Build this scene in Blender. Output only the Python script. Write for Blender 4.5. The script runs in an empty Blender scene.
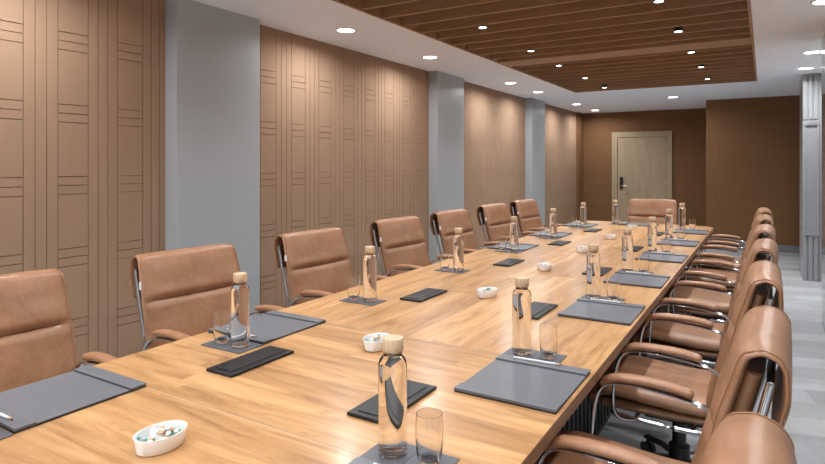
import bpy, bmesh, math, random
from mathutils import Vector, Matrix, noise
C = bpy.context.scene.collection
S = bpy.context.scene
PI = math.pi
R = math.radians
random.seed(7)

# ------------------------------------------------------------------ camera, world, exposure
cam_d = bpy.data.cameras.new('camera')
cam = bpy.data.objects.new('camera', cam_d); C.objects.link(cam)
S.camera = cam
cam.location = (0, 0, 1.45)
cam.rotation_euler = (R(90), 0, R(31.27))
cam_d.sensor_width = 36.0
cam_d.lens = 580.2/825*36.0
cam_d.shift_y = -(232-164.75)/825
cam_d.clip_start = 0.05
w = bpy.data.worlds.new('world'); S.world = w; w.use_nodes = True
w.node_tree.nodes['Background'].inputs[0].default_value = (0.9, 0.95, 1.0, 1)
w.node_tree.nodes['Background'].inputs[1].default_value = 0.3
S.view_settings.view_transform = 'Standard'
S.view_settings.look = 'None'
S.view_settings.gamma = 1.0
S.view_settings.use_curve_mapping = False
S.view_settings.exposure = 0.42
S.cycles.max_bounces = 14
S.cycles.transmission_bounces = 12
S.cycles.transparent_max_bounces = 12
S.cycles.diffuse_bounces = 5
S.cycles.caustics_reflective = False
S.cycles.caustics_refractive = True
S.cycles.blur_glossy = 1.0
S.cycles.sample_clamp_indirect = 6.0
LIGHT_W = 11.0      # one ceiling downlight
SPOT_W = 5.0       # one small spot between the slats
H = 2.587           # ceiling height
# daylight fill added outside the near wall to brighten ceiling and chairs
fill_d = bpy.data.lights.new('added_daylight_fill', 'AREA'); fill_d.shape = 'RECTANGLE'; fill_d.size = 3.0; fill_d.size_y = 2.0
fill_d.energy = 420.0; fill_d.color = (.90, .95, 1.0)
fill_l = bpy.data.objects.new('added_daylight_fill', fill_d); C.objects.link(fill_l)
fill_l.location = (-1.3, -4.0, 3.1); fill_l.rotation_euler = (R(48), 0, 0)
TZ = 0.75           # table top
WX = -3.5           # left wall plane

# ------------------------------------------------------------------ materials
def node_mat(name, color=(.5,.5,.5), rough=.5, metal=0.0, spec=.5, coat=0.0, coat_rough=.1):
    m = bpy.data.materials.new(name); m.use_nodes = True
    b = m.node_tree.nodes['Principled BSDF']
    b.inputs['Base Color'].default_value = (*color, 1)
    b.inputs['Roughness'].default_value = rough
    b.inputs['Metallic'].default_value = metal
    b.inputs['Specular IOR Level'].default_value = spec
    b.inputs['Coat Weight'].default_value = coat
    b.inputs['Coat Roughness'].default_value = coat_rough
    return m, m.node_tree, b
def N(t, typ, **kw):
    n = t.nodes.new(typ)
    for k, v in kw.items():
        if k.startswith('_'): setattr(n, k[1:], v)
        else: n.inputs[k.replace('__', ' ')].default_value = v
    return n
def L(t, a, b): t.links.new(a, b)
def coords(t, scale=(1,1,1), rot=(0,0,0)):
    tc = N(t, 'ShaderNodeTexCoord'); mp = N(t, 'ShaderNodeMapping')
    mp.inputs['Scale'].default_value = scale; mp.inputs['Rotation'].default_value = rot
    L(t, tc.outputs['Object'], mp.inputs['Vector']); return mp.outputs['Vector']
def ramp(t, fac, stops):
    r = N(t, 'ShaderNodeValToRGB'); e = r.color_ramp.elements
    while len(e) < len(stops): e.new(.5)
    for el, (p, c) in zip(e, stops): el.position = p; el.color = (*c, 1)
    L(t, fac, r.inputs['Fac']); return r.outputs['Color']
def bump(t, b, h, strength, dist=.002):
    bp = N(t, 'ShaderNodeBump', Strength=strength, Distance=dist)
    L(t, h, bp.inputs['Height']); L(t, bp.outputs['Normal'], b.inputs['Normal']); return bp
def mixc(t, a, b, fac, mode='MIX'):
    m = N(t, 'ShaderNodeMix', _data_type='RGBA', _blend_type=mode)
    if hasattr(fac, 'links'): L(t, fac, m.inputs[0])
    else: m.inputs[0].default_value = fac
    for s, i in ((a, 6), (b, 7)):
        if hasattr(s, 'links'): L(t, s, m.inputs[i])
        else: m.inputs[i].default_value = (*s, 1)
    return m.outputs[2]
def math_n(t, op, a, b=None):
    m = N(t, 'ShaderNodeMath', _operation=op)
    for s, i in ((a, 0), (b, 1)):
        if s is None: continue
        if hasattr(s, 'links'): L(t, s, m.inputs[i])
        else: m.inputs[i].default_value = s
    return m.outputs[0]

def wood_table(name, axis):
    """planked veneer; axis = direction of the grain ('X' or 'Y')"""
    m, t, b = node_mat(name, rough=.31, spec=.42, coat=.12, coat_rough=.16)
    tc = N(t, 'ShaderNodeTexCoord'); sp = N(t, 'ShaderNodeSeparateXYZ')
    L(t, tc.outputs['Object'], sp.inputs[0])
    along, across = (sp.outputs['X'], sp.outputs['Y']) if axis == 'X' else (sp.outputs['Y'], sp.outputs['X'])
    idx = math_n(t, 'FLOOR', math_n(t, 'DIVIDE', across, .118))
    wn = N(t, 'ShaderNodeTexWhiteNoise', _noise_dimensions='1D'); L(t, idx, wn.inputs['W'])
    # boards have staggered ends
    al2 = math_n(t, 'ADD', math_n(t, 'DIVIDE', along, 1.55), math_n(t, 'MULTIPLY', wn.outputs['Value'], 7.3))
    idx2 = math_n(t, 'ADD', math_n(t, 'FLOOR', al2), math_n(t, 'MULTIPLY', idx, 17.0))
    wn2 = N(t, 'ShaderNodeTexWhiteNoise', _noise_dimensions='1D'); L(t, idx2, wn2.inputs['W'])
    cv = N(t, 'ShaderNodeCombineXYZ')
    L(t, math_n(t, 'ADD', math_n(t, 'MULTIPLY', along, 1.0), math_n(t, 'MULTIPLY', wn2.outputs['Value'], 50.0)), cv.inputs[0])
    L(t, math_n(t, 'MULTIPLY', across, 9.0), cv.inputs[1])
    n1 = N(t, 'ShaderNodeTexNoise', Scale=2.2, Detail=6.0, Roughness=.62, Distortion=.9)
    L(t, cv.outputs[0], n1.inputs['Vector'])
    cv2 = N(t, 'ShaderNodeCombineXYZ')
    L(t, math_n(t, 'MULTIPLY', along, 2.5), cv2.inputs[0]); L(t, math_n(t, 'MULTIPLY', across, 120.0), cv2.inputs[1])
    n2 = N(t, 'ShaderNodeTexNoise', Scale=1.5, Detail=3.0); L(t, cv2.outputs[0], n2.inputs['Vector'])
    base = ramp(t, n1.outputs['Fac'], [(.26, (.24,.108,.038)), (.40, (.44,.235,.095)), (.55, (.56,.315,.138)), (.75, (.64,.385,.185))])
    tone = ramp(t, wn2.outputs['Value'], [(0, (.76,.70,.64)), (.5, (.97,.95,.93)), (1, (1.13,1.12,1.10))])
    c = mixc(t, base, tone, .85, 'MULTIPLY')
    fine = ramp(t, n2.outputs['Fac'], [(.3, (.86,.82,.78)), (.6, (1,1,1))])
    c = mixc(t, c, fine, .7, 'MULTIPLY')
    # dark knots
    kn = N(t, 'ShaderNodeTexNoise', Scale=1.7, Detail=4.0, Roughness=.7, Distortion=1.5)
    cv3 = N(t, 'ShaderNodeCombineXYZ')
    L(t, math_n(t, 'ADD', along, 3.1), cv3.inputs[0]); L(t, math_n(t, 'MULTIPLY', across, 5.0), cv3.inputs[1]); L(t, cv3.outputs[0], kn.inputs['Vector'])
    kf = ramp(t, kn.outputs['Fac'], [(.60, (0,0,0)), (.72, (1,1,1))])
    c = mixc(t, c, (.20,.09,.035), math_n(t, 'MULTIPLY', kf, .6))
    L(t, c, b.inputs['Base Color'])
    bump(t, b, n2.outputs['Fac'], .05, .001)
    return m
def wood_plain(name, dark, light, scale=(1,1,1), rough=.5, sc=3.0):
    m, t, b = node_mat(name, rough=rough)
    v = coords(t, scale)
    n = N(t, 'ShaderNodeTexNoise', Scale=sc, Detail=6.0, Roughness=.6, Distortion=.4); L(t, v, n.inputs['Vector'])
    L(t, ramp(t, n.outputs['Fac'], [(.3, dark), (.7, light)]), b.inputs['Base Color'])
    bump(t, b, n.outputs['Fac'], .1, .001)
    return m
def leather(name, c1, c2):
    m, t, b = node_mat(name, rough=.42, spec=.5)
    v = coords(t)
    n = N(t, 'ShaderNodeTexNoise', Scale=6.0, Detail=6.0, Roughness=.65); L(t, v, n.inputs['Vector'])
    n3 = N(t, 'ShaderNodeTexNoise', Scale=45.0, Detail=4.0, Roughness=.7); L(t, v, n3.inputs['Vector'])
    c = ramp(t, n.outputs['Fac'], [(.3, c1), (.7, c2)])
    c = mixc(t, c, ramp(t, n3.outputs['Fac'], [(.3, (.84,.82,.80)), (.65, (1.05,1.05,1.05))]), .8, 'MULTIPLY')
    L(t, c, b.inputs['Base Color'])
    L(t, ramp(t, n3.outputs['Fac'], [(.3, (.28,)*3), (.7, (.46,)*3)]), b.inputs['Roughness'])
    vo = N(t, 'ShaderNodeTexVoronoi', Scale=420.0); L(t, v, vo.inputs['Vector'])
    bp = bump(t, b, vo.outputs['Distance'], .15, .0008)
    # soft creases
    v2 = coords(t, (2.0, 4.5, 3.0), (0.5, .3, 0))
    n2 = N(t, 'ShaderNodeTexNoise', Scale=1.6, Detail=2.0, Distortion=1.0); L(t, v2, n2.inputs['Vector'])
    bp2 = N(t, 'ShaderNodeBump', Strength=.55, Distance=.012); L(t, n2.outputs['Fac'], bp2.inputs['Height'])
    L(t, bp2.outputs['Normal'], bp.inputs['Normal'])
    return m
def fabric(name, c1, c2, scale=160.0, rough=.85):
    m, t, b = node_mat(name, rough=rough, spec=.25)
    v = coords(t)
    n = N(t, 'ShaderNodeTexNoise', Scale=scale, Detail=3.0); L(t, v, n.inputs['Vector'])
    n0 = N(t, 'ShaderNodeTexNoise', Scale=3.0, Detail=4.0); L(t, v, n0.inputs['Vector'])
    c = ramp(t, n.outputs['Fac'], [(.3, c1), (.7, c2)])
    c = mixc(t, c, ramp(t, n0.outputs['Fac'], [(.3, (.93,)*3), (.7, (1.04,)*3)]), .7, 'MULTIPLY')
    L(t, c, b.inputs['Base Color']); bump(t, b, n.outputs['Fac'], .15, .001)
    return m
def weave(name, c1, c2):
    m, t, b = node_mat(name, rough=.75, spec=.25)
    v1 = coords(t, (1, 1, .02)); v2 = coords(t, (.02, .02, 1))
    n1 = N(t, 'ShaderNodeTexNoise', Scale=70.0, Detail=3.0, Roughness=.7); L(t, v1, n1.inputs['Vector'])
    n2 = N(t, 'ShaderNodeTexNoise', Scale=70.0, Detail=3.0, Roughness=.7); L(t, v2, n2.inputs['Vector'])
    f = math_n(t, 'MULTIPLY', math_n(t, 'ADD', n1.outputs['Fac'], n2.outputs['Fac']), .5)
    L(t, ramp(t, f, [(.36, c1), (.64, c2)]), b.inputs['Base Color'])
    bump(t, b, f, .25, .001)
    return m
def paint(name, c, rough=.5, spec=.4):
    m, t, b = node_mat(name, c, rough, spec=spec)
    n = N(t, 'ShaderNodeTexNoise', Scale=220.0, Detail=2.0); L(t, coords(t), n.inputs['Vector'])
    bump(t, b, n.outputs['Fac'], .06, .001)
    return m
def emis(name, c, s):
    m, t, b = node_mat(name, c, .5)
    b.inputs['Emission Color'].default_value = (*c, 1); b.inputs['Emission Strength'].default_value = s
    return m
def glass(name, ior, col=(1,1,1)):
    m, t, b = node_mat(name, col, 0.0)
    b.inputs['Transmission Weight'].default_value = 1.0; b.inputs['IOR'].default_value = ior
    return m
def floor_mat():
    m, t, b = node_mat('stone_planks', rough=.42, spec=.4)
    tc = N(t, 'ShaderNodeTexCoord'); mp = N(t, 'ShaderNodeMapping')
    mp.inputs['Rotation'].default_value = (0, 0, R(-14)); L(t, tc.outputs['Object'], mp.inputs['Vector'])
    br = N(t, 'ShaderNodeTexBrick', _offset=.37, Scale=1.0)
    br.inputs['Color1'].default_value = (.53,.54,.55,1); br.inputs['Color2'].default_value = (.31,.315,.33,1)
    br.inputs['Mortar'].default_value = (.34,.34,.35,1); br.inputs['Mortar Size'].default_value = .0015
    br.inputs['Brick Width'].default_value = 1.3; br.inputs['Row Height'].default_value = .24; br.inputs['Bias'].default_value = -.25
    L(t, mp.outputs['Vector'], br.inputs['Vector'])
    n = N(t, 'ShaderNodeTexNoise', Scale=4.0, Detail=8.0, Roughness=.65, Distortion=1.0); L(t, mp.outputs['Vector'], n.inputs['Vector'])
    c = mixc(t, br.outputs['Color'], ramp(t, n.outputs['Fac'], [(.3, (.86,.86,.87)), (.7, (1.06,1.06,1.05))]), .9, 'MULTIPLY')
    L(t, c, b.inputs['Base Color']); return m

M = {}
M['tabx'] = wood_table('walnut_veneer_cross', 'X')
M['taby'] = wood_table('walnut_veneer_long', 'Y')
M['tabedge'] = wood_plain('table_edge_wood', (.17,.085,.040), (.27,.145,.075), (12,1,12), .4)
M['slat'] = wood_plain('slat_wood', (.31,.175,.090), (.41,.245,.135), (1,10,10), .55)
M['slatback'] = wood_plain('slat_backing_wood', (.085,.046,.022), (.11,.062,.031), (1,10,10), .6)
M['door'] = wood_plain('pale_oak', (.33,.25,.155), (.42,.325,.21), (14,14,1), .5, 2.0)
M['leather'] = leather('tan_leather', (.285,.134,.066), (.395,.198,.105))
M['leather_dk'] = leather('brown_leather', (.20,.096,.044), (.26,.13,.064))
M['stitch'] = node_mat('stitching', (.36,.19,.10), .8)[0]
M['seam'] = node_mat('leather_seam', (.11,.048,.024), .7)[0]
M['chrome'] = node_mat('chrome', (.62,.62,.64), .10, 1.0)[0]
M['black'] = node_mat('black_plastic', (.014,.014,.015), .38)[0]
M['rib'] = node_mat('black_ribbed_panel', (.022,.022,.024), .45)[0]
M['flap'] = fabric('black_leather_grain', (.012,.012,.013), (.022,.022,.024), 300, .38)
M['pad'] = fabric('slate_leather', (.135,.140,.156), (.16,.165,.183), 500, .30)
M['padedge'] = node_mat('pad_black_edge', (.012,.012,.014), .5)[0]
M['mat'] = fabric('slate_mat', (.10,.104,.120), (.12,.124,.142), 500, .35)
M['panel'] = fabric('tan_panel_board', (.325,.205,.132), (.375,.240,.156))
M['groove'] = node_mat('panel_groove', (.19,.115,.068), .9)[0]
M['weave'] = weave('brown_woven_wallcovering', (.165,.080,.034), (.22,.112,.050))
M['grey'] = paint('grey_paint', (.40,.415,.43), .38)
M['grey2'] = paint('grey_lacquer', (.30,.305,.315), .30, .5)
M['greygloss'] = paint('grey_gloss_wall', (.36,.37,.385), .06, .6)
M['white'] = paint('white_ceiling_paint', (.86,.905,.975), .8, .2)
M['plain'] = paint('plain_wall_paint', (.50,.49,.47), .7, .2)
M['ceramic'] = node_mat('white_ceramic', (.80,.80,.79), .18, coat=.3)[0]
M['bamboo'] = wood_plain('bamboo_cap', (.50,.34,.20), (.64,.47,.31), (30,30,3), .5, 6)
M['glass'] = glass('clear_glass', 1.46)
M['bottle'] = glass('clear_bottle', 1.37)
M['water'] = glass('water', 1.33)
M['lightframe'] = node_mat('white_trim', (.8,.8,.8), .4)[0]
M['diff'] = emis('lamp_diffuser', (1.0,.98,.95), 9.0)
M['floor'] = floor_mat()
M['base'] = paint('grey_skirting', (.20,.205,.215), .4)
M['tag'] = node_mat('white_tag', (.8,.8,.78), .6)[0]
M['pencil'] = node_mat('white_pencil', (.72,.72,.72), .35)[0]
M['brass'] = node_mat('steel', (.5,.5,.5), .3, 1.0)[0]
CAND = [node_mat('wrapper_white', (.78,.78,.76), .3)[0], node_mat('wrapper_green', (.06,.36,.27), .3)[0],
        node_mat('wrapper_amber', (.60,.33,.17), .3)[0], node_mat('wrapper_grey', (.42,.42,.44), .25)[0]]

# ------------------------------------------------------------------ builders
def tag(o, label=None, cat=None, group=None, kind=None):
    if label: o['label'] = label
    if cat: o['category'] = cat
    if group: o['group'] = group
    if kind: o['kind'] = kind
    return o
def empty(name, loc=(0,0,0), rz=0, label=None, cat=None, group=None):
    o = bpy.data.objects.new(name, None); C.objects.link(o)
    o.empty_display_size = .1
    o.location = loc; o.rotation_euler = (0, 0, rz)
    return tag(o, label, cat, group)
def build(name, bm, mats, parent=None, smooth=False, loc=None, bev=0, seg=2, angle=40):
    bmesh.ops.recalc_face_normals(bm, faces=bm.faces)
    me = bpy.data.meshes.new(name); bm.to_mesh(me); bm.free()
    for m in (mats if isinstance(mats, (list, tuple)) else [mats]): me.materials.append(m)
    o = bpy.data.objects.new(name, me); C.objects.link(o)
    if parent: o.parent = parent
    if loc: o.location = loc
    if smooth:
        for p in me.polygons: p.use_smooth = True
        me.set_sharp_from_angle(angle=R(angle))
    if bev:
        md = o.modifiers.new('bevel', 'BEVEL'); md.width = bev; md.segments = seg; md.limit_method = 'ANGLE'; md.angle_limit = R(35)
    return o
def BM(): return bmesh.new()
def box(bm, x0, x1, y0, y1, z0, z1, mi=0):
    v = [bm.verts.new(p) for p in ((x0,y0,z0),(x1,y0,z0),(x1,y1,z0),(x0,y1,z0),(x0,y0,z1),(x1,y0,z1),(x1,y1,z1),(x0,y1,z1))]
    for q in ((0,3,2,1),(4,5,6,7),(0,1,5,4),(1,2,6,5),(2,3,7,6),(3,0,4,7)):
        f = bm.faces.new([v[i] for i in q]); f.material_index = mi
    return bm
def lathe(bm, prof, n=24, mi=0, sx=1, sy=1, c=(0,0,0)):
    rings = []
    for r, z in prof:
        if r < 1e-6: rings.append([bm.verts.new((c[0], c[1], z+c[2]))])
        else: rings.append([bm.verts.new((c[0]+sx*r*math.cos(2*PI*k/n), c[1]+sy*r*math.sin(2*PI*k/n), z+c[2])) for k in range(n)])
    for a, b in zip(rings, rings[1:]):
        for k in range(n):
            k2 = (k+1) % n
            if len(a) == 1 and len(b) == 1: continue
            if len(a) == 1: f = bm.faces.new((a[0], b[k], b[k2]))
            elif len(b) == 1: f = bm.faces.new((a[k], b[0], a[k2]))
            else: f = bm.faces.new((a[k], b[k], b[k2], a[k2]))
            f.material_index = mi
    return bm
def smooth_path(pts, n=6):
    """Catmull-Rom through pts"""
    P = [Vector(p) for p in pts]; P = [2*P[0]-P[1]] + P + [2*P[-1]-P[-2]]
    out = []
    for i in range(1, len(P)-2):
        a, b, c, d = P[i-1:i+3]
        for k in range(n):
            t = k/n
            out.append(.5*((2*b)+(c-a)*t+(2*a-5*b+4*c-d)*t*t+(3*b-3*c+d-a)*t**3))
    out.append(P[-2]); return out
def sweep(bm, path, ra, rb=None, n=10, side=Vector((0,1,0)), mi=0):
    """tube of oval section along a path; side = the oval's long axis"""
    rb = rb or ra; rings = []
    for i, p in enumerate(path):
        d = (path[min(i+1, len(path)-1)] - path[max(i-1, 0)]).normalized()
        s = (side - d*side.dot(d)).normalized(); u = d.cross(s)
        rings.append([bm.verts.new(p + s*ra*math.cos(2*PI*k/n) + u*rb*math.sin(2*PI*k/n)) for k in range(n)])
    for a, b in zip(rings, rings[1:]):
        for k in range(n):
            f = bm.faces.new((a[k], a[(k+1)%n], b[(k+1)%n], b[k])); f.material_index = mi
    for r in (rings[0], rings[-1]):
        f = bm.faces.new(r); f.material_index = mi
    return bm
def pad_loft(bm, path, half, thick, nring=28, pw=4.0, fn=None):
    """padded sheet: path lies in the XZ plane, width along Y. half(s), thick(s) give half width and thickness."""
    rings = []; n = len(path)
    for i, p in enumerate(path):
        s = i/(n-1)
        d = (path[min(i+1, n-1)] - path[max(i-1, 0)]).normalized()
        u = Vector((d.z, 0, -d.x))       # outward (front) normal for a path that climbs
        h, T = half(s), thick(s); ring = []
        for k in range(nring):
            a = 2*PI*k/nring; ca, sa = math.cos(a), math.sin(a)
            y = h*math.copysign(abs(ca)**(2/pw), ca)
            q = T/2*math.copysign(abs(sa)**(2/2.4), sa)
            if fn: q += fn(s, y/h, sa)
            ring.append(bm.verts.new(p + Vector((0, y, 0)) + u*q))
        rings.append(ring)
    for a, b in zip(rings, rings[1:]):
        for k in range(nring): bm.faces.new((a[k], a[(k+1)%nring], b[(k+1)%nring], b[k]))
    bm.faces.new(rings[0]); bm.faces.new(rings[-1])
    return bm
def children_of(o): return [c for c in bpy.data.objects if c.parent == o]
def copy_tree(o, parent=None):
    c = o.copy(); C.objects.link(c); c.parent = parent
    for ch in children_of(o): copy_tree(ch, c)
    return c
def struct(name, bm, m, bev=0, smooth=False):
    o = build(name, bm, m, bev=bev, smooth=smooth); o['kind'] = 'structure'; return o

# ------------------------------------------------------------------ room shell
YB, YN = 13.0, -3.0       # far wall, wall behind the camera
XR = 0.86
struct('floor', box(BM(), WX-.3, XR+.3, YN-.2, YB+.2, -.12, 0), M['floor'])
RX0, RX1, RY0, RY1 = -2.55, -.085, -1.6, 9.12      # slatted recess
bm = BM()
box(bm, WX-.3, RX0, YN, YB, H, H+.5); box(bm, RX1, XR+.3, YN, YB, H, H+.5)
box(bm, RX0, RX1, YN, RY0, H, H+.5); box(bm, RX0, RX1, RY1, YB, H, H+.5)
box(bm, RX0, RX1, RY0, RY1, H+.30, H+.5)
struct('ceiling', bm, M['white'])
struct('wall_left', box(BM(), WX-.3, WX-.012, YN, YB+.2, 0, H), M['weave'])
struct('wall_far', box(BM(), WX-.012, XR, YB, YB+.2, 0, H), M['weave'])
struct('wall_far_bay', box(BM(), -.885, XR, 11.40, YB-.002, .0, H), M['weave'])
bm = BM()
box(bm, WX-.3, -2.7, YN-.2, YN, 0, H); box(bm, .1, XR+.3, YN-.2, YN, 0, H)
box(bm, -2.7, .1, YN-.2, YN, 0, .35); box(bm, -2.7, .1, YN-.2, YN, 2.35, H)
struct('wall_near', bm, M['plain'])
bm = BM()
for a in ((-2.7, -2.64), (-1.33, -1.27), (.04, .1)): box(bm, a[0], a[1], YN-.14, YN-.08, .35, 2.35)
for a in ((.35, .41), (2.29, 2.35)):
    box(bm, -2.64, -1.33, YN-.14, YN-.08, *a); box(bm, -1.27, .04, YN-.14, YN-.08, *a)
struct('added_window_1', bm, M['lightframe'])  # unseen frame and opening, added to let the daylight fill in
struct('wall_right', box(BM(), XR, XR+.3, YN, YB+.2, 0, H), M['grey'])
struct('baseboard_far', box(BM(), -.895, XR, 11.385, 11.40, 0, .12), M['base'], bev=.002)
struct('baseboard_left', box(BM(), WX-.012, WX+.006, YN, YB, 0, .08), M['base'])
# corner return at the far left
struct('trim_1', box(BM(), WX-.012, WX+.05, 12.62, YB, 0, H), M['weave'])

# grey pillars along the left wall
for i, (y0, y1) in enumerate(((-1.10, -.35), (2.512, 3.262), (6.145, 6.87), (9.475, 10.157))):
    bm = BM(); box(bm, WX-.012, WX+.12, y0, y1, 0, H)
    struct('wall_pillar_%d' % (i+1), bm, M['grey'], bev=.003)
# grooved panels between them, real boards over a backing
ZR = [(.06,), (.482,), (.905,), (1.328,), (1.751,), (2.174,)]
def groove_panel(idx, y0, y1, phase):
    g = .0045; bm = BM()
    box(bm, WX-.012, WX-.005, y0, y1, 0, H, 1)
    cuts = []
    k = math.floor((y0-phase)/.3605)-1
    cols = []          # (a, b, wide?)
    while phase + k*.3605 < y1:
        b0 = phase + k*.3605
        cols += [(b0, b0+.0615, 0), (b0+.0615, b0+.123, 0), (b0+.123, b0+.1845, 0), (b0+.1845, b0+.3605, 1)]
        k += 1
    for a, b, wide in cols:
        a, b = max(a, y0), min(b, y1)
        if b-a < .02: continue
        if not wide: box(bm, WX-.006, WX, a+g/2, b-g/2, 0, H); continue
        zs = [0]
        for (zc,) in ZR: zs += [zc-.052, zc, zc+.052]
        zs = [z for z in zs if 0 <= z] + [H]
        for z0, z1 in zip(zs, zs[1:]):
            if z1-z0 > .01: box(bm, WX-.006, WX, a+g/2, b-g/2, z0+(g/2 if z0 > 0 else 0), z1-(g/2 if z1 < H else 0))
    struct('wall_panel_%d' % idx, bm, [M['panel'], M['groove']])
PH = 1.622
groove_panel(1, -.35, 2.512, PH)
groove_panel(2, 3.262, 6.145, PH+.3605*5+.137)
groove_panel(3, 6.87, 9.475, PH+.1)
groove_panel(4, 10.157, 12.62, PH+.2)
groove_panel(5, YN, -1.10, PH)

# right side: glossy pillar near the picture's edge, moulded pilaster further on
struct('wall_pillar_5', box(BM(), .44, XR, 5.5, 6.42, 0, H), M['greygloss'], bev=.003)
bm = BM()
X0, X1, Y0, Y1 = .405, .575, 8.75, 9.50
box(bm, X0, XR, Y0+.03, Y1, 0, H)
for (z0, z1, nf) in ((2.02, H, 3), (0, .565, 3)):           # fluted head and foot
    for k in range(nf):
        a = X0 + k*(X1-X0)/nf
        box(bm, a+.003, a+(X1-X0)/nf-.012, Y0+.004, Y0+.03, z0, z1)
box(bm, X0, X1, Y0-.002, Y0+.03, 1.945, 2.0)
box(bm, X0, X0+.028, Y0+.004, Y0+.03, .61, 1.945)
box(bm, X1-.02, X1, Y0+.004, Y0+.03, .61, 1.945)
box(bm, X0-.004, X1, Y0-.012, Y0+.03, .567, .612)
for k in range(4):
    a = X0 + .008 + k*(X1-X0)/4
    box(bm, a, a+.026, Y0-.005, Y0+.0, 2.004, 2.016, 1)
box(bm, X0+.05, X1-.02, Y0-.006, Y0-.001, 1.966, 1.978, 1)
struct('trim_2', bm, [M['grey2'], M['base']], bev=.002)
struct('wall_pillar_6', box(BM(), .42, XR, .9, 1.7, 0, H), M['grey'], bev=.003)

# ceiling slats: dark backing, rim, slats, broad beam
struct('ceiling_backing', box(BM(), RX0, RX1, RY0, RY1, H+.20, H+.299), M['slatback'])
bm = BM()
for a in ((RX0, RX0+.022, RY0, RY1), (RX1-.022, RX1, RY0, RY1), (RX0+.022, RX1-.022, RY0, RY0+.022), (RX0+.022, RX1-.022, RY1-.022, RY1)):
    box(bm, *a, H-.006, H+.2)
rim = struct('trim_3', bm, M['slat'], bev=.002)
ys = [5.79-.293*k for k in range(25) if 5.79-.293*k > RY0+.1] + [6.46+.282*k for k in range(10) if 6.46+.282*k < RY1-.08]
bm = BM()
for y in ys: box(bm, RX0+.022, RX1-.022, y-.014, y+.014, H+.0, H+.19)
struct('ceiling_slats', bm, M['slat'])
struct('ceiling_beam', box(BM(), RX0+.022, RX1-.022, 6.0, 6.34, H-.002, H+.19), M['slat'], bev=.002)

# ------------------------------------------------------------------ door
def door():
    x0, x1, zt = -2.83, -1.63, 2.15
    bm = BM(); f = .115
    box(bm, x0, x0+f, YB-.035, YB, 0, zt); box(bm, x1-f, x1, YB-.035, YB, 0, zt); box(bm, x0+f, x1-f, YB-.035, YB, zt-f, zt)
    fr = struct('door_1', bm, M['door'], bev=.003)
    bm = BM(); box(bm, x0+f+.006, x1-f-.006, YB-.022, YB-.001, .006, zt-f-.006)
    leaf = build('door_leaf', bm, M['door'], fr, bev=.002)
    bm = BM(); box(bm, x0+f, x1-f, YB-.004, YB-.0005, 0, zt-f)
    build('door_gap', bm, M['black'], fr)
    # card lock
    bm = BM(); box(bm, -2.665, -2.60, YB-.048, YB-.022, .93, 1.19)
    lk = build('door_lock', bm, M['black'], fr, bev=.008, seg=3)
    bm = BM()
    sweep(bm, [Vector((-2.632, YB-.047, 1.0)), Vector((-2.632, YB-.09, 1.0))], .012, n=12)
    sweep(bm, smooth_path([(-2.632, YB-.09, 1.0), (-2.60, YB-.095, 1.0), (-2.50, YB-.09, 1.0)], 4), .011, n=12, side=Vector((0,0,1)))
    build('door_handle', bm, M['brass'], fr, smooth=True)
    for z in (.3, 1.05, 1.8):
        bm = BM(); sweep(bm, [Vector((x1-f, YB-.028, z)), Vector((x1-f, YB-.028, z+.09))], .008, n=10)
        build('door_hinge', bm, M['brass'], fr, smooth=True)
door()

# ------------------------------------------------------------------ lamps
def lamp_light(name, parent, z, size, watt, spread, col=(.96,.98,1.0)):
    d = bpy.data.lights.new(name, 'AREA'); d.shape = 'DISK'; d.size = size; d.energy = watt; d.color = col; d.spread = R(spread)
    o = bpy.data.objects.new(name, d); C.objects.link(o); o.parent = parent; o.location = (0, 0, z)
    return o
def place_words(y): return y
def downlight(x, y, r, label, watt=None):
    t = empty('ceiling_light', (x, y, H), 0, label, 'light', 'round recessed ceiling lights')
    bm = BM(); lathe(bm, [(r, 0), (r, -.006), (r+.012, -.005), (r+.014, 0)], 32)
    build('lamp_rim', bm, M['lightframe'], t, smooth=True)
    bm = BM(); lathe(bm, [(0, -.004), (r, -.004)], 32)
    build('lamp_diffuser', bm, M['diff'], t)
    lamp_light('lamp_glow', t, -.012, 2*r*.9, LIGHT_W if watt is None else watt, 165)
    return t
LD = [(-.2, 'round ceiling light over the left side, behind the viewer'), (1.45, 'round ceiling light above the nearest grooved panel'),
      (3.89, 'round ceiling light just past the nearest grey pillar on the left'), (5.33, 'round ceiling light before the second grey pillar on the left'),
      (7.59, 'round ceiling light just past the second grey pillar on the left'), (8.75, 'round ceiling light before the third grey pillar on the left'),
      (10.9, 'round ceiling light past the third grey pillar on the left'), (12.30, 'round ceiling light nearest the far left corner')]
for y, lb in LD: downlight(-3.02, y, .072, lb)
LR = [(.358, 4.93, 'round ceiling light at the upper right edge beside the glossy grey wall'), (.41, 7.09, 'right-hand ceiling light before the moulded grey pilaster, the larger of the close pair'),
      (.41, 8.23, 'ceiling light right in front of the moulded grey pilaster, the farther of the close pair'), (.33, 2.6, 'round ceiling light over the right aisle, above the viewer'),
      (.33, .2, 'round ceiling light over the right aisle, behind the viewer'), (.33, -1.8, 'round ceiling light over the right aisle at the near wall')]
for x, y, lb in LR: downlight(x, y, .072, lb)
downlight(-1.317, 10.59, .072, 'lone round ceiling light between the slatted ceiling and the door')
downlight(-1.317, -2.3, .072, 'lone round ceiling light at the near end of the ceiling')
proto = None
SP = [(x, y) for y in (-1.0, .05, 1.12, 2.2, 3.24) for x in (-1.98, -.63)] + [(-1.98,4.37),(-1.98,5.52),(-2.0,6.50),(-2.0,7.62),(-2.0,8.70),(-.625,4.30),(-.625,5.36),(-.63,6.42),(-.63,7.45),(-.645,8.53)]
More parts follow.
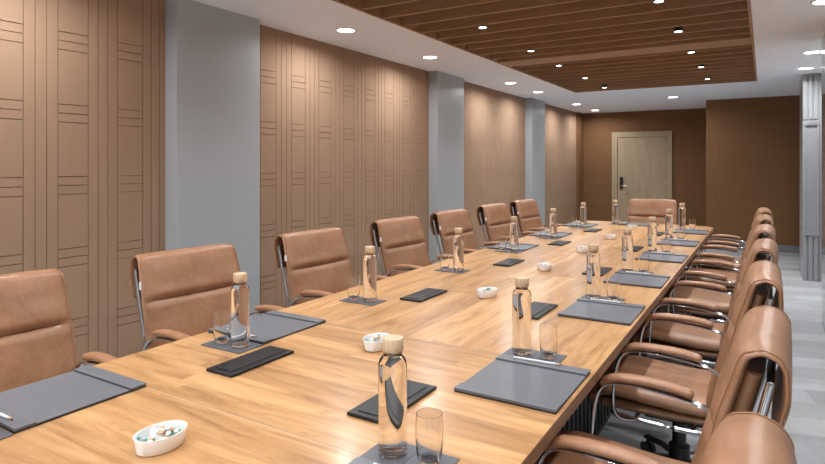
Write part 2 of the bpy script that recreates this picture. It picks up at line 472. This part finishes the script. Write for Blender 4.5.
for i, (x, y) in enumerate(SP):
    row = 'left' if x < -1.3 else 'right'
    order = {4.37:'nearest visible',5.52:'second',7.62:'second past the broad beam',8.70:'farthest',4.30:'nearest visible',5.36:'second',6.50:'just past the broad beam',6.42:'just past the broad beam',7.45:'second past the broad beam',8.53:'farthest'}.get(y, 'overhead')
    t = empty('ceiling_spotlight', (x, y, H), 0, 'small black spotlight between the ceiling slats, %s in the %s row' % (order, row) if order != 'overhead' else 'small black spotlight overhead in the %s row, %s from the near end of the slats' % (row, {-1.0:'first', .05:'second', 1.12:'third', 2.2:'fourth', 3.24:'fifth'}[y]), 'spotlight', 'small black spotlights between the ceiling slats')
    bm = BM(); lathe(bm, [(0, .2), (.034, .2), (.034, -.012), (.030, -.012), (.030, .0)], 20)
    build('spot_housing', bm, M['black'], t, smooth=True)
    bm = BM(); lathe(bm, [(0, -.0115), (.030, -.0115)], 20)
    build('spot_lens', bm, M['diff'], t)
    lamp_light('spot_glow', t, -.0135, .05, SPOT_W, 130)

# ------------------------------------------------------------------ table
TX0, TX1, TY0, TY1 = -2.0, -.487, .0, 7.36
CX = (TX0+TX1)/2
tb = empty('conference_table', (CX, 3.7, 0), 0, 'long wooden conference table with dark ribbed base and pale brown planked top', 'table')
def rel(p): return (p[0]-CX, p[1]-3.7)
def edge_x(y, s):
    # straight, softly bowed end
    return None
def top_panel(name, x0, x1, y0, y1, mat, far=False):
    bm = BM(); z0, z1 = TZ-.04, TZ
    if not far:
        box(bm, x0-CX, x1-CX, y0-3.7, y1-3.7, z0, z1)
    else:
        # outer corner cut round, end bowed
        pts = [(x0, y0), (x1, y0)]
        def yend(x): u = (x-CX)/(TX1-CX); return TY1 + .05*(1-u*u)
        m = 14
        for k in range(m+1):
            x = x1 + (x0-x1)*k/m
            y = yend(x)
            for (xc, sg) in ((TX1, 1), (TX0, -1)):
                dd = abs(x-xc); rr = .10
                if dd < rr: y -= rr - math.sqrt(max(0, rr*rr-(rr-dd)**2))
            pts.append((x, y))
        # refine the round corner
        vb = [bm.verts.new((x-CX, y-3.7, z0)) for x, y in pts]; vt = [bm.verts.new((x-CX, y-3.7, z1)) for x, y in pts]
        bm.faces.new(vb[::-1]); bm.faces.new(vt)
        for k in range(len(pts)):
            k2 = (k+1) % len(pts); bm.faces.new((vb[k], vb[k2], vt[k2], vt[k]))
    for f in bm.faces:
        f.normal_update()
        if abs(f.normal.z) < .5: f.material_index = 1
    return build(name, bm, [mat, M['tabedge']], tb, bev=.0015, seg=1)
SM = -1.285
g = .0011
top_panel('tabletop_panel', TX0, TX1, TY0, 1.127-g, M['tabx'])
top_panel('tabletop_panel', TX0, TX1, 1.127+g, 2.0-g, M['tabx'])
for a, b in ((TX0, SM-g), (SM+g, TX1)):
    top_panel('tabletop_panel', a, b, 2.0+g, 4.68-g, M['taby'])
    top_panel('tabletop_panel', a, b, 4.68+g, TY1, M['taby'], far=True)
M['joint'] = node_mat('pale_joint_lacquer', (.62,.46,.30), .3)[0]
for a in ((TX0+.002, TX1-.002, 1.127-g, 1.127+g), (TX0+.002, TX1-.002, 2.0-g, 2.0+g), (SM-g, SM+g, 2.0+g, TY1)):
    bm = BM(); box(bm, a[0]-CX, a[1]-CX, a[2]-3.7, a[3]-3.7, TZ-.03, TZ-.0003); build('tabletop_joint', bm, M['joint'], tb)
bm = BM(); box(bm, TX0+.10-CX, TX1-.10-CX, TY0+.10-3.7, TY1-.12-3.7, TZ-.062, TZ-.041)
build('under_board', bm, M['black'], tb)
bm = BM(); bx0, bx1, by0, by1 = -1.73, -.76, .45, 6.9
box(bm, bx0-CX, bx1-CX, by0-3.7, by1-3.7, .0, TZ-.063)
k = by0+.01
while k < by1-.04:
    box(bm, bx1-CX, bx1+.014-CX, k-3.7, k+.04-3.7, .05, TZ-.07)
    box(bm, bx0-.014-CX, bx0-CX, k-3.7, k+.04-3.7, .05, TZ-.07); k += .07
k = bx0+.01
while k < bx1-.04:
    box(bm, k-CX, k+.04-CX, by0-.014-3.7, by0-3.7, .05, TZ-.07)
    box(bm, k-CX, k+.04-CX, by1-3.7, by1+.014-3.7, .05, TZ-.07); k += .07
build('ribbed_base', bm, M['rib'], tb, bev=.003)

# ------------------------------------------------------------------ chair (faces +X, origin on the floor)
def make_chair():
    t = empty('conference_chair')
    HW = .293
    rr = .047                                        # radius of the roll
    cx_, cz_ = -.305, .955
    pts = [(-.115, .430), (-.140, .52), (-.165, .62), (-.195, .73), (-.218, .83), (-.240, .90)]
    for a in (30, 62, 95, 130, 160, 185): pts.append((cx_+rr*math.cos(R(a)), cz_+rr*math.sin(R(a))))
    pts += [(cx_-rr+.000, .90), (cx_-rr+.012, .85), (cx_-rr+.032, .795)]
    path = smooth_path([(x, 0, z) for x, z in pts], 8)
    n = len(path)
    zz = [p.z for p in path]
    top = max(range(n), key=lambda i: zz[i])/(n-1)
    cre = min(range(int(top*(n-1))), key=lambda i: abs(zz[i]-.790))/(n-1)
    def half(s):
        e = min(s/.03, 1); e2 = min((1-s)/.05, 1)
        taper = 1.0 - .085*max(0, min(1, s/top))**2
        if s > top: taper += .03*(s-top)/(1-top)
        return HW*taper*(.92+.08*math.sqrt(max(e,0)))*(.93+.07*math.sqrt(max(e2,0)))
    def thick(s):
        if s < top:
            T = .036 - .012*(s/top)**2
        else: T = .024 - .006*(s-top)/(1-top)
        return max(T*min(1, .35+s/.03)*min(1, .4+(1-s)/.04), .006)
    def fn(s, y, sa):
        if sa <= .05 or s > top: return 0
        d = (s-cre)
        # gathers below and above the crease
        w1 = math.exp(-abs(d)/.07)
        q = .0020*w1*math.sin(y*17+6*d/.1+2*math.sin(y*5)) * max(0, 1-y*y)
        fo = math.exp(-((y+.50+d*1.2)/.045)**2)+.8*math.exp(-((y+.62+d*2.0)/.04)**2)+.7*math.exp(-((y-.55-d*1.5)/.05)**2)
        q -= .0050*fo*math.exp(-((abs(d)-.05)/.05)**2)
        q += (.020*(1-abs(y)**4)*(1-(s/top)**4) - .024*math.exp(-((s-cre)/.010)**2)*(1-abs(y)**6))*sa
        q += .004*noise.noise(Vector((s*9, y*2.4, 3.1)))
        return q
    bm = BM(); pad_loft(bm, path, half, thick, 40, 7.0, fn)
    back = build('backrest', bm, M['leather'], t, smooth=True, angle=60)
    # edge stitching on the front face, both sides, and along the crease
    for sgn in (-1, 1):
        bm = BM(); ln = []
        for i in range(4, n-5):
            p = path[i]; d = (path[i+1]-path[i-1]).normalized(); u = Vector((d.z, 0, -d.x))
            ln.append(p + Vector((0, sgn*half(i/(n-1))*.962, 0)) + u*(thick(i/(n-1))/2*.62+.0012+fn(i/(n-1), .962*sgn, .6)))
        sweep(bm, ln, .0016, n=5)
        build('stitching', bm, M['stitch'], back, smooth=True)
    ic = min(range(n), key=lambda i: abs(i/(n-1)-cre)); sc_ = ic/(n-1)
    p = path[ic]; d = (path[ic+1]-path[ic-1]).normalized(); u = Vector((d.z, 0, -d.x)); h_ = half(sc_)
    bm = BM(); sweep(bm, [p + Vector((0, h_*yy, 0)) + u*(thick(sc_)/2*(1-abs(yy)**7)**(1/2.4)+fn(sc_, yy, 1)+.0004) for yy in [-.93+.0465*k for k in range(41)]], .0022, n=5, side=Vector((0,0,1)))
    build('cushion_seam', bm, M['seam'], back, smooth=True)
    # rear panel between the side tubes
    bm = BM()
    pb = smooth_path([(-.165, 0, .44), (-.193, 0, .60), (-.240, 0, .78), (-.266, 0, .88), (-.284, 0, .945)], 5)
    pad_loft(bm, pb, lambda s: .262-.016*s, lambda s: .056-.006*s, 20, 8.0)
    build('back_panel', bm, M['leather_dk'], t, smooth=True, angle=60)
    # chrome tube: a hoop up the back on both sides, running forward under the seat
    bm = BM()
    for sgn in (-1, 1):
        y = .262*sgn
        pp = smooth_path([(.27, y, .375), (.10, y, .365), (-.10, y, .37), (-.165, y, .41), (-.208, y, .52), (-.240, y, .64), (-.288, y, .80), (-.320, y, .935)], 5)
        sweep(bm, pp, .011, .0085, 10, Vector((1, 0, 0)))
    sweep(bm, [Vector((-.319, -.262, .932)), Vector((-.319, .262, .932))], .009, n=8, side=Vector((0,0,1)))
    for x in (-.05, .17): sweep(bm, [Vector((x, -.262, .367)), Vector((x, .262, .367))], .008, n=8, side=Vector((0,0,1)))
    build('side_frame', bm, M['chrome'], t, smooth=True)
    # seat: leather cushion with a rounded front, piped lower shell
    ps = smooth_path([(.345, 0, .395), (.352, 0, .425), (.325, 0, .452), (.25, 0, .462), (.10, 0, .452), (-.05, 0, .446), (-.15, 0, .455)], 5)
    def sh(s): return .252*(.94+.06*min(1, s/.1))
    def sfn(s, y, sa):
        if sa > -.05: return 0
        return -.008*(1-abs(y)**4)*1 - .0025*math.sin(y*13+s*5)*math.exp(-(s-1)**2/.1)
    bm = BM(); pad_loft(bm, ps[::-1], sh, lambda s: .072, 32, 6.0)
    seat = build('seat', bm, M['leather'], t, smooth=True, angle=60)
    bm = BM()
    ps2 = smooth_path([(-.13, 0, .405), (.0, 0, .400), (.15, 0, .400), (.31, 0, .402)], 4)
    pad_loft(bm, ps2, lambda s: .246, lambda s: .045, 28, 7.0)
    build('seat_shell', bm, M['leather_dk'], seat, smooth=True, angle=60)
    # arms
    for sgn in (-1, 1):
        y = .288*sgn
        bm = BM()
        pp = smooth_path([(.17, y-.02*sgn, .366), (.225, y, .372), (.252, y, .42), (.246, y, .55), (.222, y, .635), (.165, y, .668), (.05, y, .668), (-.07, y, .654), (-.135, y, .632), (-.178, y, .58), (-.207, y-.012*sgn, .51)], 5)
        sweep(bm, pp, .0145, .007, 10)
        arm = build('arm_frame', bm, M['chrome'], t, smooth=True)
        bm = BM()
        pa = smooth_path([(-.085, y, .668), (-.065, y, .680), (.0, y, .690), (.09, y, .692), (.165, y, .686), (.205, y, .668), (.222, y, .648)], 5)
        na = len(pa)
        pad_loft(bm, [Vector((p.x, 0, p.z)) for p in pa], lambda s: .026*min(1, .55+4*s)*min(1, .5+5*(1-s)), lambda s: .028*min(1, .45+5*s)*min(1, .4+6*(1-s)), 18, 2.6)
        bmesh.ops.translate(bm, verts=bm.verts, vec=(0, y, 0))
        build('arm_pad', bm, M['leather'], arm, smooth=True, angle=60)
    # white label tags at the backrest edges
    for sgn in (-1,):
        bm = BM(); box(bm, -.238, -.220, sgn*.2855-.0015, sgn*.2855+.0015, .855, .890)
        build('care_tag', bm, M['tag'], back)
    # mechanism, column, star base
    bm = BM(); box(bm, -.13, .16, -.11, .11, .325, .36); box(bm, -.06, .10, -.15, .15, .350, .382)
    build('tilt_mechanism', bm, M['black'], t, bev=.008)
    bm = BM(); lathe(bm, [(0, .325), (.03, .325), (.03, .20), (.045, .19), (.045, .085), (0, .085)], 20, c=(.03, 0, 0))
    build('gas_column', bm, M['black'], t, smooth=True)
    bm = BM()
    for k in range(5):
        a = 2*PI*k/5 + .3; d = Vector((math.cos(a), math.sin(a), 0))
        sweep(bm, [Vector((.03,0,.13))+d*.02, Vector((.03,0,.12))+d*.15, Vector((.03,0,.083))+d*.30], .024, .012, 10, Vector((-d.y, d.x, 0)))
    build('star_base', bm, M['chrome'], t, smooth=True)
    for k in range(5):
        a = 2*PI*k/5 + .3; d = Vector((math.cos(a), math.sin(a), 0)); s = Vector((-d.y, d.x, 0)); c = Vector((.03, 0, .03))+d*.30
        bm = BM()
        for q in (-.017, .017): sweep(bm, [c+s*(q-.009), c+s*(q+.009)], .0295, n=16, side=d)
        sweep(bm, [c+Vector((0,0,.0)), c+Vector((0,0,.055))], .009, n=8, side=d)
        build('caster', bm, M['black'], t, smooth=True)
    return t
chair0 = make_chair(); used = [False]
def chair(x, y, rz, label, group):
    if used[0]: o = copy_tree(chair0)
    else: o = chair0; used[0] = True
    o.location = (x, y, 0); o.rotation_euler = (0, 0, rz)
    return tag(o, label, 'chair', group)
GL, GR = 'tan chairs along the left side of the table', 'tan chairs along the right side of the table'
LCH = [(1.03, 'tan leather chair on the left side cut by the picture edge, nearest the viewer'),
       (1.95, 'tan leather chair in front of the nearest grey pillar, left side of the table'),
       (2.93, 'third tan leather chair on the left, before the broad grooved panel'),
       (3.97, 'fourth tan leather chair on the left, at the far end of the broad grooved panel'),
       (4.93, 'fifth tan leather chair on the left, beside the second grey pillar'),
       (5.95, 'sixth tan leather chair on the left, against the farther grooved panel'),
       (6.90, 'farthest tan leather chair on the left side of the table')]
CHX = TX0-.285
LCX = [0,0,0,0,0,0,0]
for (y, lb), dx in zip(LCH, LCX): chair(CHX+dx, y, R(-4+random.uniform(-1.5, 1.5)), lb, GL)
RCH = [(.93, 'tan leather chair at the lower right corner, only its back and one arm in view'),
       (1.87, 'nearest fully seen tan leather chair on the right, facing the first writing pad'),
       (2.86, 'third tan leather chair on the right side, behind the nearest full one'),
       (3.82, 'fourth tan leather chair from the viewer on the right side'),
       (4.80, 'fifth tan leather chair from the viewer on the right side'),
       (5.78, 'sixth tan leather chair on the right side, second from the far end'),
       (6.72, 'farthest tan leather chair in the row on the right side')]
for y, lb in RCH: chair(TX1+(.187 if y > 1 else .170), y, PI+R(random.uniform(-2, 2)), lb, GR)
chair(-1.215, 7.36+.21, -PI/2, 'tan leather chair at the far head of the table before the oak door', 'head of the table')

# ------------------------------------------------------------------ table ware
# local frame of a place setting: +x away from the sitter, y to the sitter's left... origin at the pad centre
def make_pad():
    t = empty('writing_pad')
    dx, dy = .16, .188
    bm = BM(); box(bm, -dx, dx, -dy, dy, 0, .004); build('pad_backing', bm, M['padedge'], t)
    bm = BM(); box(bm, -dx+.001, dx-.001, -dy+.001, dy-.001, .004, .0075); build('pad_sheet', bm, M['pad'], t, bev=.001)
    for s in (-1, 1):
        bm = BM(); a, b = sorted((s*dy, s*(dy-.052)))
        box(bm, -dx-.001, dx+.001, a, b, .0078, .0125); build('side_flap', bm, M['pad'], t, bev=.0015)
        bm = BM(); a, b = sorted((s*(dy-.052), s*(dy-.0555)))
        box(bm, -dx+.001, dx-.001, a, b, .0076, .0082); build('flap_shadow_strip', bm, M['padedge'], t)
    # faint embossed mark on the flap away from the pencil
    bm = BM()
    for k in range(3):
        q = -dx+.03+k*.014
        box(bm, q, q+.009, dy-.030, dy-.0285, .0124, .0129); box(bm, q+(k % 2)*.007, q+(k % 2)*.007+.0015, dy-.030, dy-.020, .0124, .0129)
    build('embossed_mark', bm, M['mat'], t)
    return t
def make_pencil():
    bm = BM()
    sweep(bm, [Vector((-.085,0,.004)), Vector((.065,0,.004))], .0038, n=8, mi=0)
    for i, (a, b, m) in enumerate(((.065, .079, 1), (.079, .086, 2))): sweep(bm, [Vector((a,0,.004)), Vector((b,0,.004 if m == 1 else .0035))], .0038 if m == 1 else .0015, n=8, mi=m)
    return build('pencil', bm, [M['pencil'], M['bamboo'], M['black']], None, smooth=True)
def make_mat():
    t = empty('bottle_mat')
    bm = BM(); box(bm, -.105, .105, -.062, .062, 0, .0035); build('mat_sheet', bm, M['mat'], t, bev=.001)
    bm = BM(); box(bm, -.003, -.001, -.060, .060, .0034, .0039); build('mat_seam', bm, M['padedge'], t)
    return t
def make_bottle():
    t = empty('water_bottle')
    ro = .0345; ri = .0325
    bm = BM()       # full of water: glass and water read as one clear body, air only under the cap
    outer = [(0, .004), (.024, .004), (.026, 0), (.031, 0), (.0337, .003), (ro, .010), (ro, .212), (.0335, .222), (.0305, .230), (.0255, .235), (.0225, .238), (.0225, .248), (0, .248)]
    lathe(bm, outer, 40)
    build('bottle_glass', bm, M['bottle'], t, smooth=True, angle=40)
    bm = BM()
    lathe(bm, [(0, .0095), (.0275, .0105), (.0300, .013), (.0300, .0145), (.0270, .0125), (0, .0115)], 40)
    build('thick_base', bm, M['glass'], t, smooth=True, angle=40)
    bm = BM(); lathe(bm, [(0, .243), (.0195, .243), (.0195, .2485), (.0250, .2485), (.0258, .250), (.0258, .278), (.0248, .2795), (0, .2795)], 32)
    build('bottle_cap', bm, M['bamboo'], t, smooth=True)
    return t
def make_tumbler():
    bm = BM()
    outer = [(0, 0), (.024, 0), (.0265, .003), (.0305, .03), (.0328, .065), (.0325, .095), (.0305, .118)]
    inner = [(.0293, .118), (.0312, .095), (.0314, .065), (.0290, .032), (.0235, .014), (.012, .011), (0, .0105)]
    lathe(bm, outer+inner, 36)
    return build('drinking_glass', bm, M['glass'], None, smooth=True, angle=50)
proto = {'pad': make_pad(), 'pencil': make_pencil(), 'mat': make_mat(), 'bottle': make_bottle(), 'glass': make_tumbler()}
first = dict.fromkeys(proto, True)
def put(kind, x, y, z, rz, label, cat, group):
    o = proto[kind] if first[kind] else copy_tree(proto[kind]); first[kind] = False
    o.location = (x, y, z); o.rotation_euler = (0, 0, rz)
    return tag(o, label, cat, group)
# where = words; pad (x,y), side: 'R' sitter faces -X, 'L' faces +X, 'E' faces -Y
def setting(side, y, where, pad=True, my=None, extras=True):
    rz = {'L': PI, 'R': 0, 'E': PI/2}[side]      # local -x points away from the sitter
    rz += R(random.uniform(-1, 1))
    def at(u, v):                                # u: distance from the sitter's edge inward, v: towards the sitter's right
        if side == 'R': return (TX1-u, y+v)
        if side == 'L': return (TX0+u, y-v)
        return (-1.25-v, TY1-u)
    fr = {'R': PI, 'L': 0, 'E': -PI/2}[side]
    if pad:
        p = at(.173 if side != 'E' else .20, 0)
        put('pad', *p, TZ+.0005, fr, 'slate leather writing pad with folded ends '+where, 'writing pad', 'slate writing pads around the table')
        p = at(.19 if side != 'E' else .20, .168)
        put('pencil', *p, TZ+.0131, fr+R(random.uniform(-3, 3))+(PI if side == 'R' else 0), 'white pencil lying on the slate writing pad '+where, 'pencil', 'white pencils on the writing pads')
    if my is None: my = .188+.068
    ub = .235
    p = at(ub, my); put('mat', *p, TZ+.0005, fr, 'small slate mat under bottle and glass '+where, 'mat', 'slate bottle mats')
    if extras:
        p = at(ub+.045, my); put('bottle', *p, TZ+.0042, fr, 'clear water bottle with pale wooden cap '+where, 'bottle', 'water bottles on the table')
        p = at(ub-.055, my+.003); put('glass', *p, TZ+.0042, fr, 'empty clear tumbler standing on the small mat '+where, 'glass', 'tumblers on the table')
RS = [(.915, 'at the lower picture edge'), (1.785, 'before the nearest full chair'), (2.83, 'second from the front on the right'),
      (3.71, 'third from the front on the right'), (4.69, 'fourth from the front on the right'), (5.64, 'fifth from the front on the right'), (6.64, 'at the last place on the right')]
for y, wd in RS: setting('R', y, wd)
LS = [(.94, 'at the lower left corner', True), (1.815, 'by the nearest grey pillar', True), (2.67, 'third on the left, no pad', False),
      (3.67, 'fourth on the left, no pad', False), (4.66, 'before the fifth chair on the left', True), (5.67, 'before the sixth chair on the left', True), (6.735, 'before the farthest chair on the left', True)]
for y, wd, pd in LS: setting('L', y, wd, pad=pd)
setting('E', 0, 'at the far table head')

# black cable flaps set into the table
def make_flap():
    t = empty('cable_flap')
    bm = BM(); box(bm, -.062, .062, -.148, .148, 0, .010); build('flap_frame', bm, M['flap'], t, bev=.002)
    bm = BM(); box(bm, -.038, .038, -.128, .128, .010, .0125); build('flap_lid', bm, M['flap'], t, bev=.0012)
    bm = BM(); box(bm, -.010, .010, -.128, -.122, .0125, .0135); build('finger_grip', bm, M['padedge'], t)
    return t
fl = make_flap(); f0 = True
for x, ys_, sd in ((-1.556, (1.465, 2.683, 3.885, 5.08, 6.25), 'left'), (-.936, (1.437, 2.675, 3.87, 5.06, 6.27), 'right')):
    for k, y in enumerate(ys_):
        o = fl if f0 else copy_tree(fl); f0 = False
        o.location = (x, y, TZ+.0004)
        tag(o, '%s black cable flap in the %s row set on the table' % (('nearest', 'second nearest', 'middle', 'second farthest', 'farthest')[k], sd), 'cable flap', 'black cable flaps on the table')

# oval dishes with wrapped sweets
def make_dish():
    bm = BM()
    outer = [(0, 0), (.80, 0), (.90, .0035), (1.0, .038), (1.0, .040)]
    inner = [(.945, .040), (.93, .037), (.86, .008), (.78, .0055), (0, .0055)]
    lathe(bm, outer+inner, 40, sx=.049, sy=.066)
    return build('sweet_dish', bm, M['ceramic'], None, smooth=True, angle=50)
def make_sweet(mi, seed):
    rnd = random.Random(seed); bm = BM()
    pr = [(-.017, .0055), (-.014, .0048), (-.0095, .0018), (-.0075, .005), (-.003, .0068), (.003, .0068), (.0075, .005), (.0095, .0018), (.014, .0048), (.017, .0055)]
    rings = []
    for x, r in pr:
        sq = .35 if abs(x) > .012 else .8
        rings.append([bm.verts.new((x, r*math.cos(2*PI*k/10)*(1+.12*rnd.uniform(-1,1)), sq*r*math.sin(2*PI*k/10)*(1+.15*rnd.uniform(-1,1)))) for k in range(10)])
    for a, b in zip(rings, rings[1:]):
        for k in range(10):
            f = bm.faces.new((a[k], a[(k+1)%10], b[(k+1)%10], b[k])); f.material_index = 1 if (abs(a[0].co.x) < .004 or rnd.random() < .15) else 0
    bm.faces.new(rings[0]); bm.faces.new(rings[-1])
    return build('wrapped_sweet', bm, [CAND[mi], CAND[(mi+1+seed) % 4]], None, smooth=True)
SW = [make_sweet(0, 1), make_sweet(1, 2), make_sweet(2, 1), make_sweet(1, 1), make_sweet(3, 2), make_sweet(0, 3)]
WN = ['white', 'green', 'amber', 'green', 'grey', 'white']
sw_used = [False]*6
dish0 = make_dish()
DW = ['nearest dish', 'second dish from the viewer', 'third dish from the viewer', 'fourth dish from the viewer', 'fifth dish from the viewer', 'sixth dish from the viewer', 'farthest dish']
for i, (x, y, a) in enumerate(((-1.280, .906, -5), (-1.268, 1.825, 5), (-1.26, 2.84, -12), (-1.255, 3.76, 8), (-1.25, 4.68, 0), (-1.245, 5.65, 0), (-1.235, 6.66, 0))):
    o = dish0 if i == 0 else copy_tree(dish0)
    o.location = (x, y, TZ+.0004); o.rotation_euler = (0, 0, R(a))
    tag(o, 'white oval ceramic dish of wrapped sweets, %s' % ('nearest the viewer' if i == 0 else 'farthest along the table' if i == 6 else DW[i].replace('dish ', '')), 'dish', 'white sweet dishes down the middle of the table')
    rnd = random.Random(40+i)
    spots = [(px, py, 0) for px in (-.018, .018) for py in (-.036, -.012, .012, .036)] + [(px, py, 1) for px in (-.016, .010) for py in (-.034, -.010, .014, .034)] + [(-.004, -.022, 2), (.004, .0, 2), (-.002, .02, 2)]
    for j, (px, py, lev) in enumerate(spots):
        k = rnd.randrange(6)
        s = SW[k] if not sw_used[k] else SW[k].copy()
        if sw_used[k]: C.objects.link(s)
        sw_used[k] = True
        ca, sa = math.cos(R(a)), math.sin(R(a)); px += rnd.uniform(-.003, .003); py += rnd.uniform(-.003, .003)
        s.location = (x+px*ca-py*sa, y+px*sa+py*ca, TZ+.0185+.0115*lev)
        s.rotation_euler = (rnd.uniform(-.5, .5), rnd.uniform(-.35, .35), rnd.uniform(0, PI))
        tag(s, 'small sweet in a %s wrapper lying in the %s' % (WN[k], DW[i]), 'sweet', 'wrapped sweets in the white dishes')
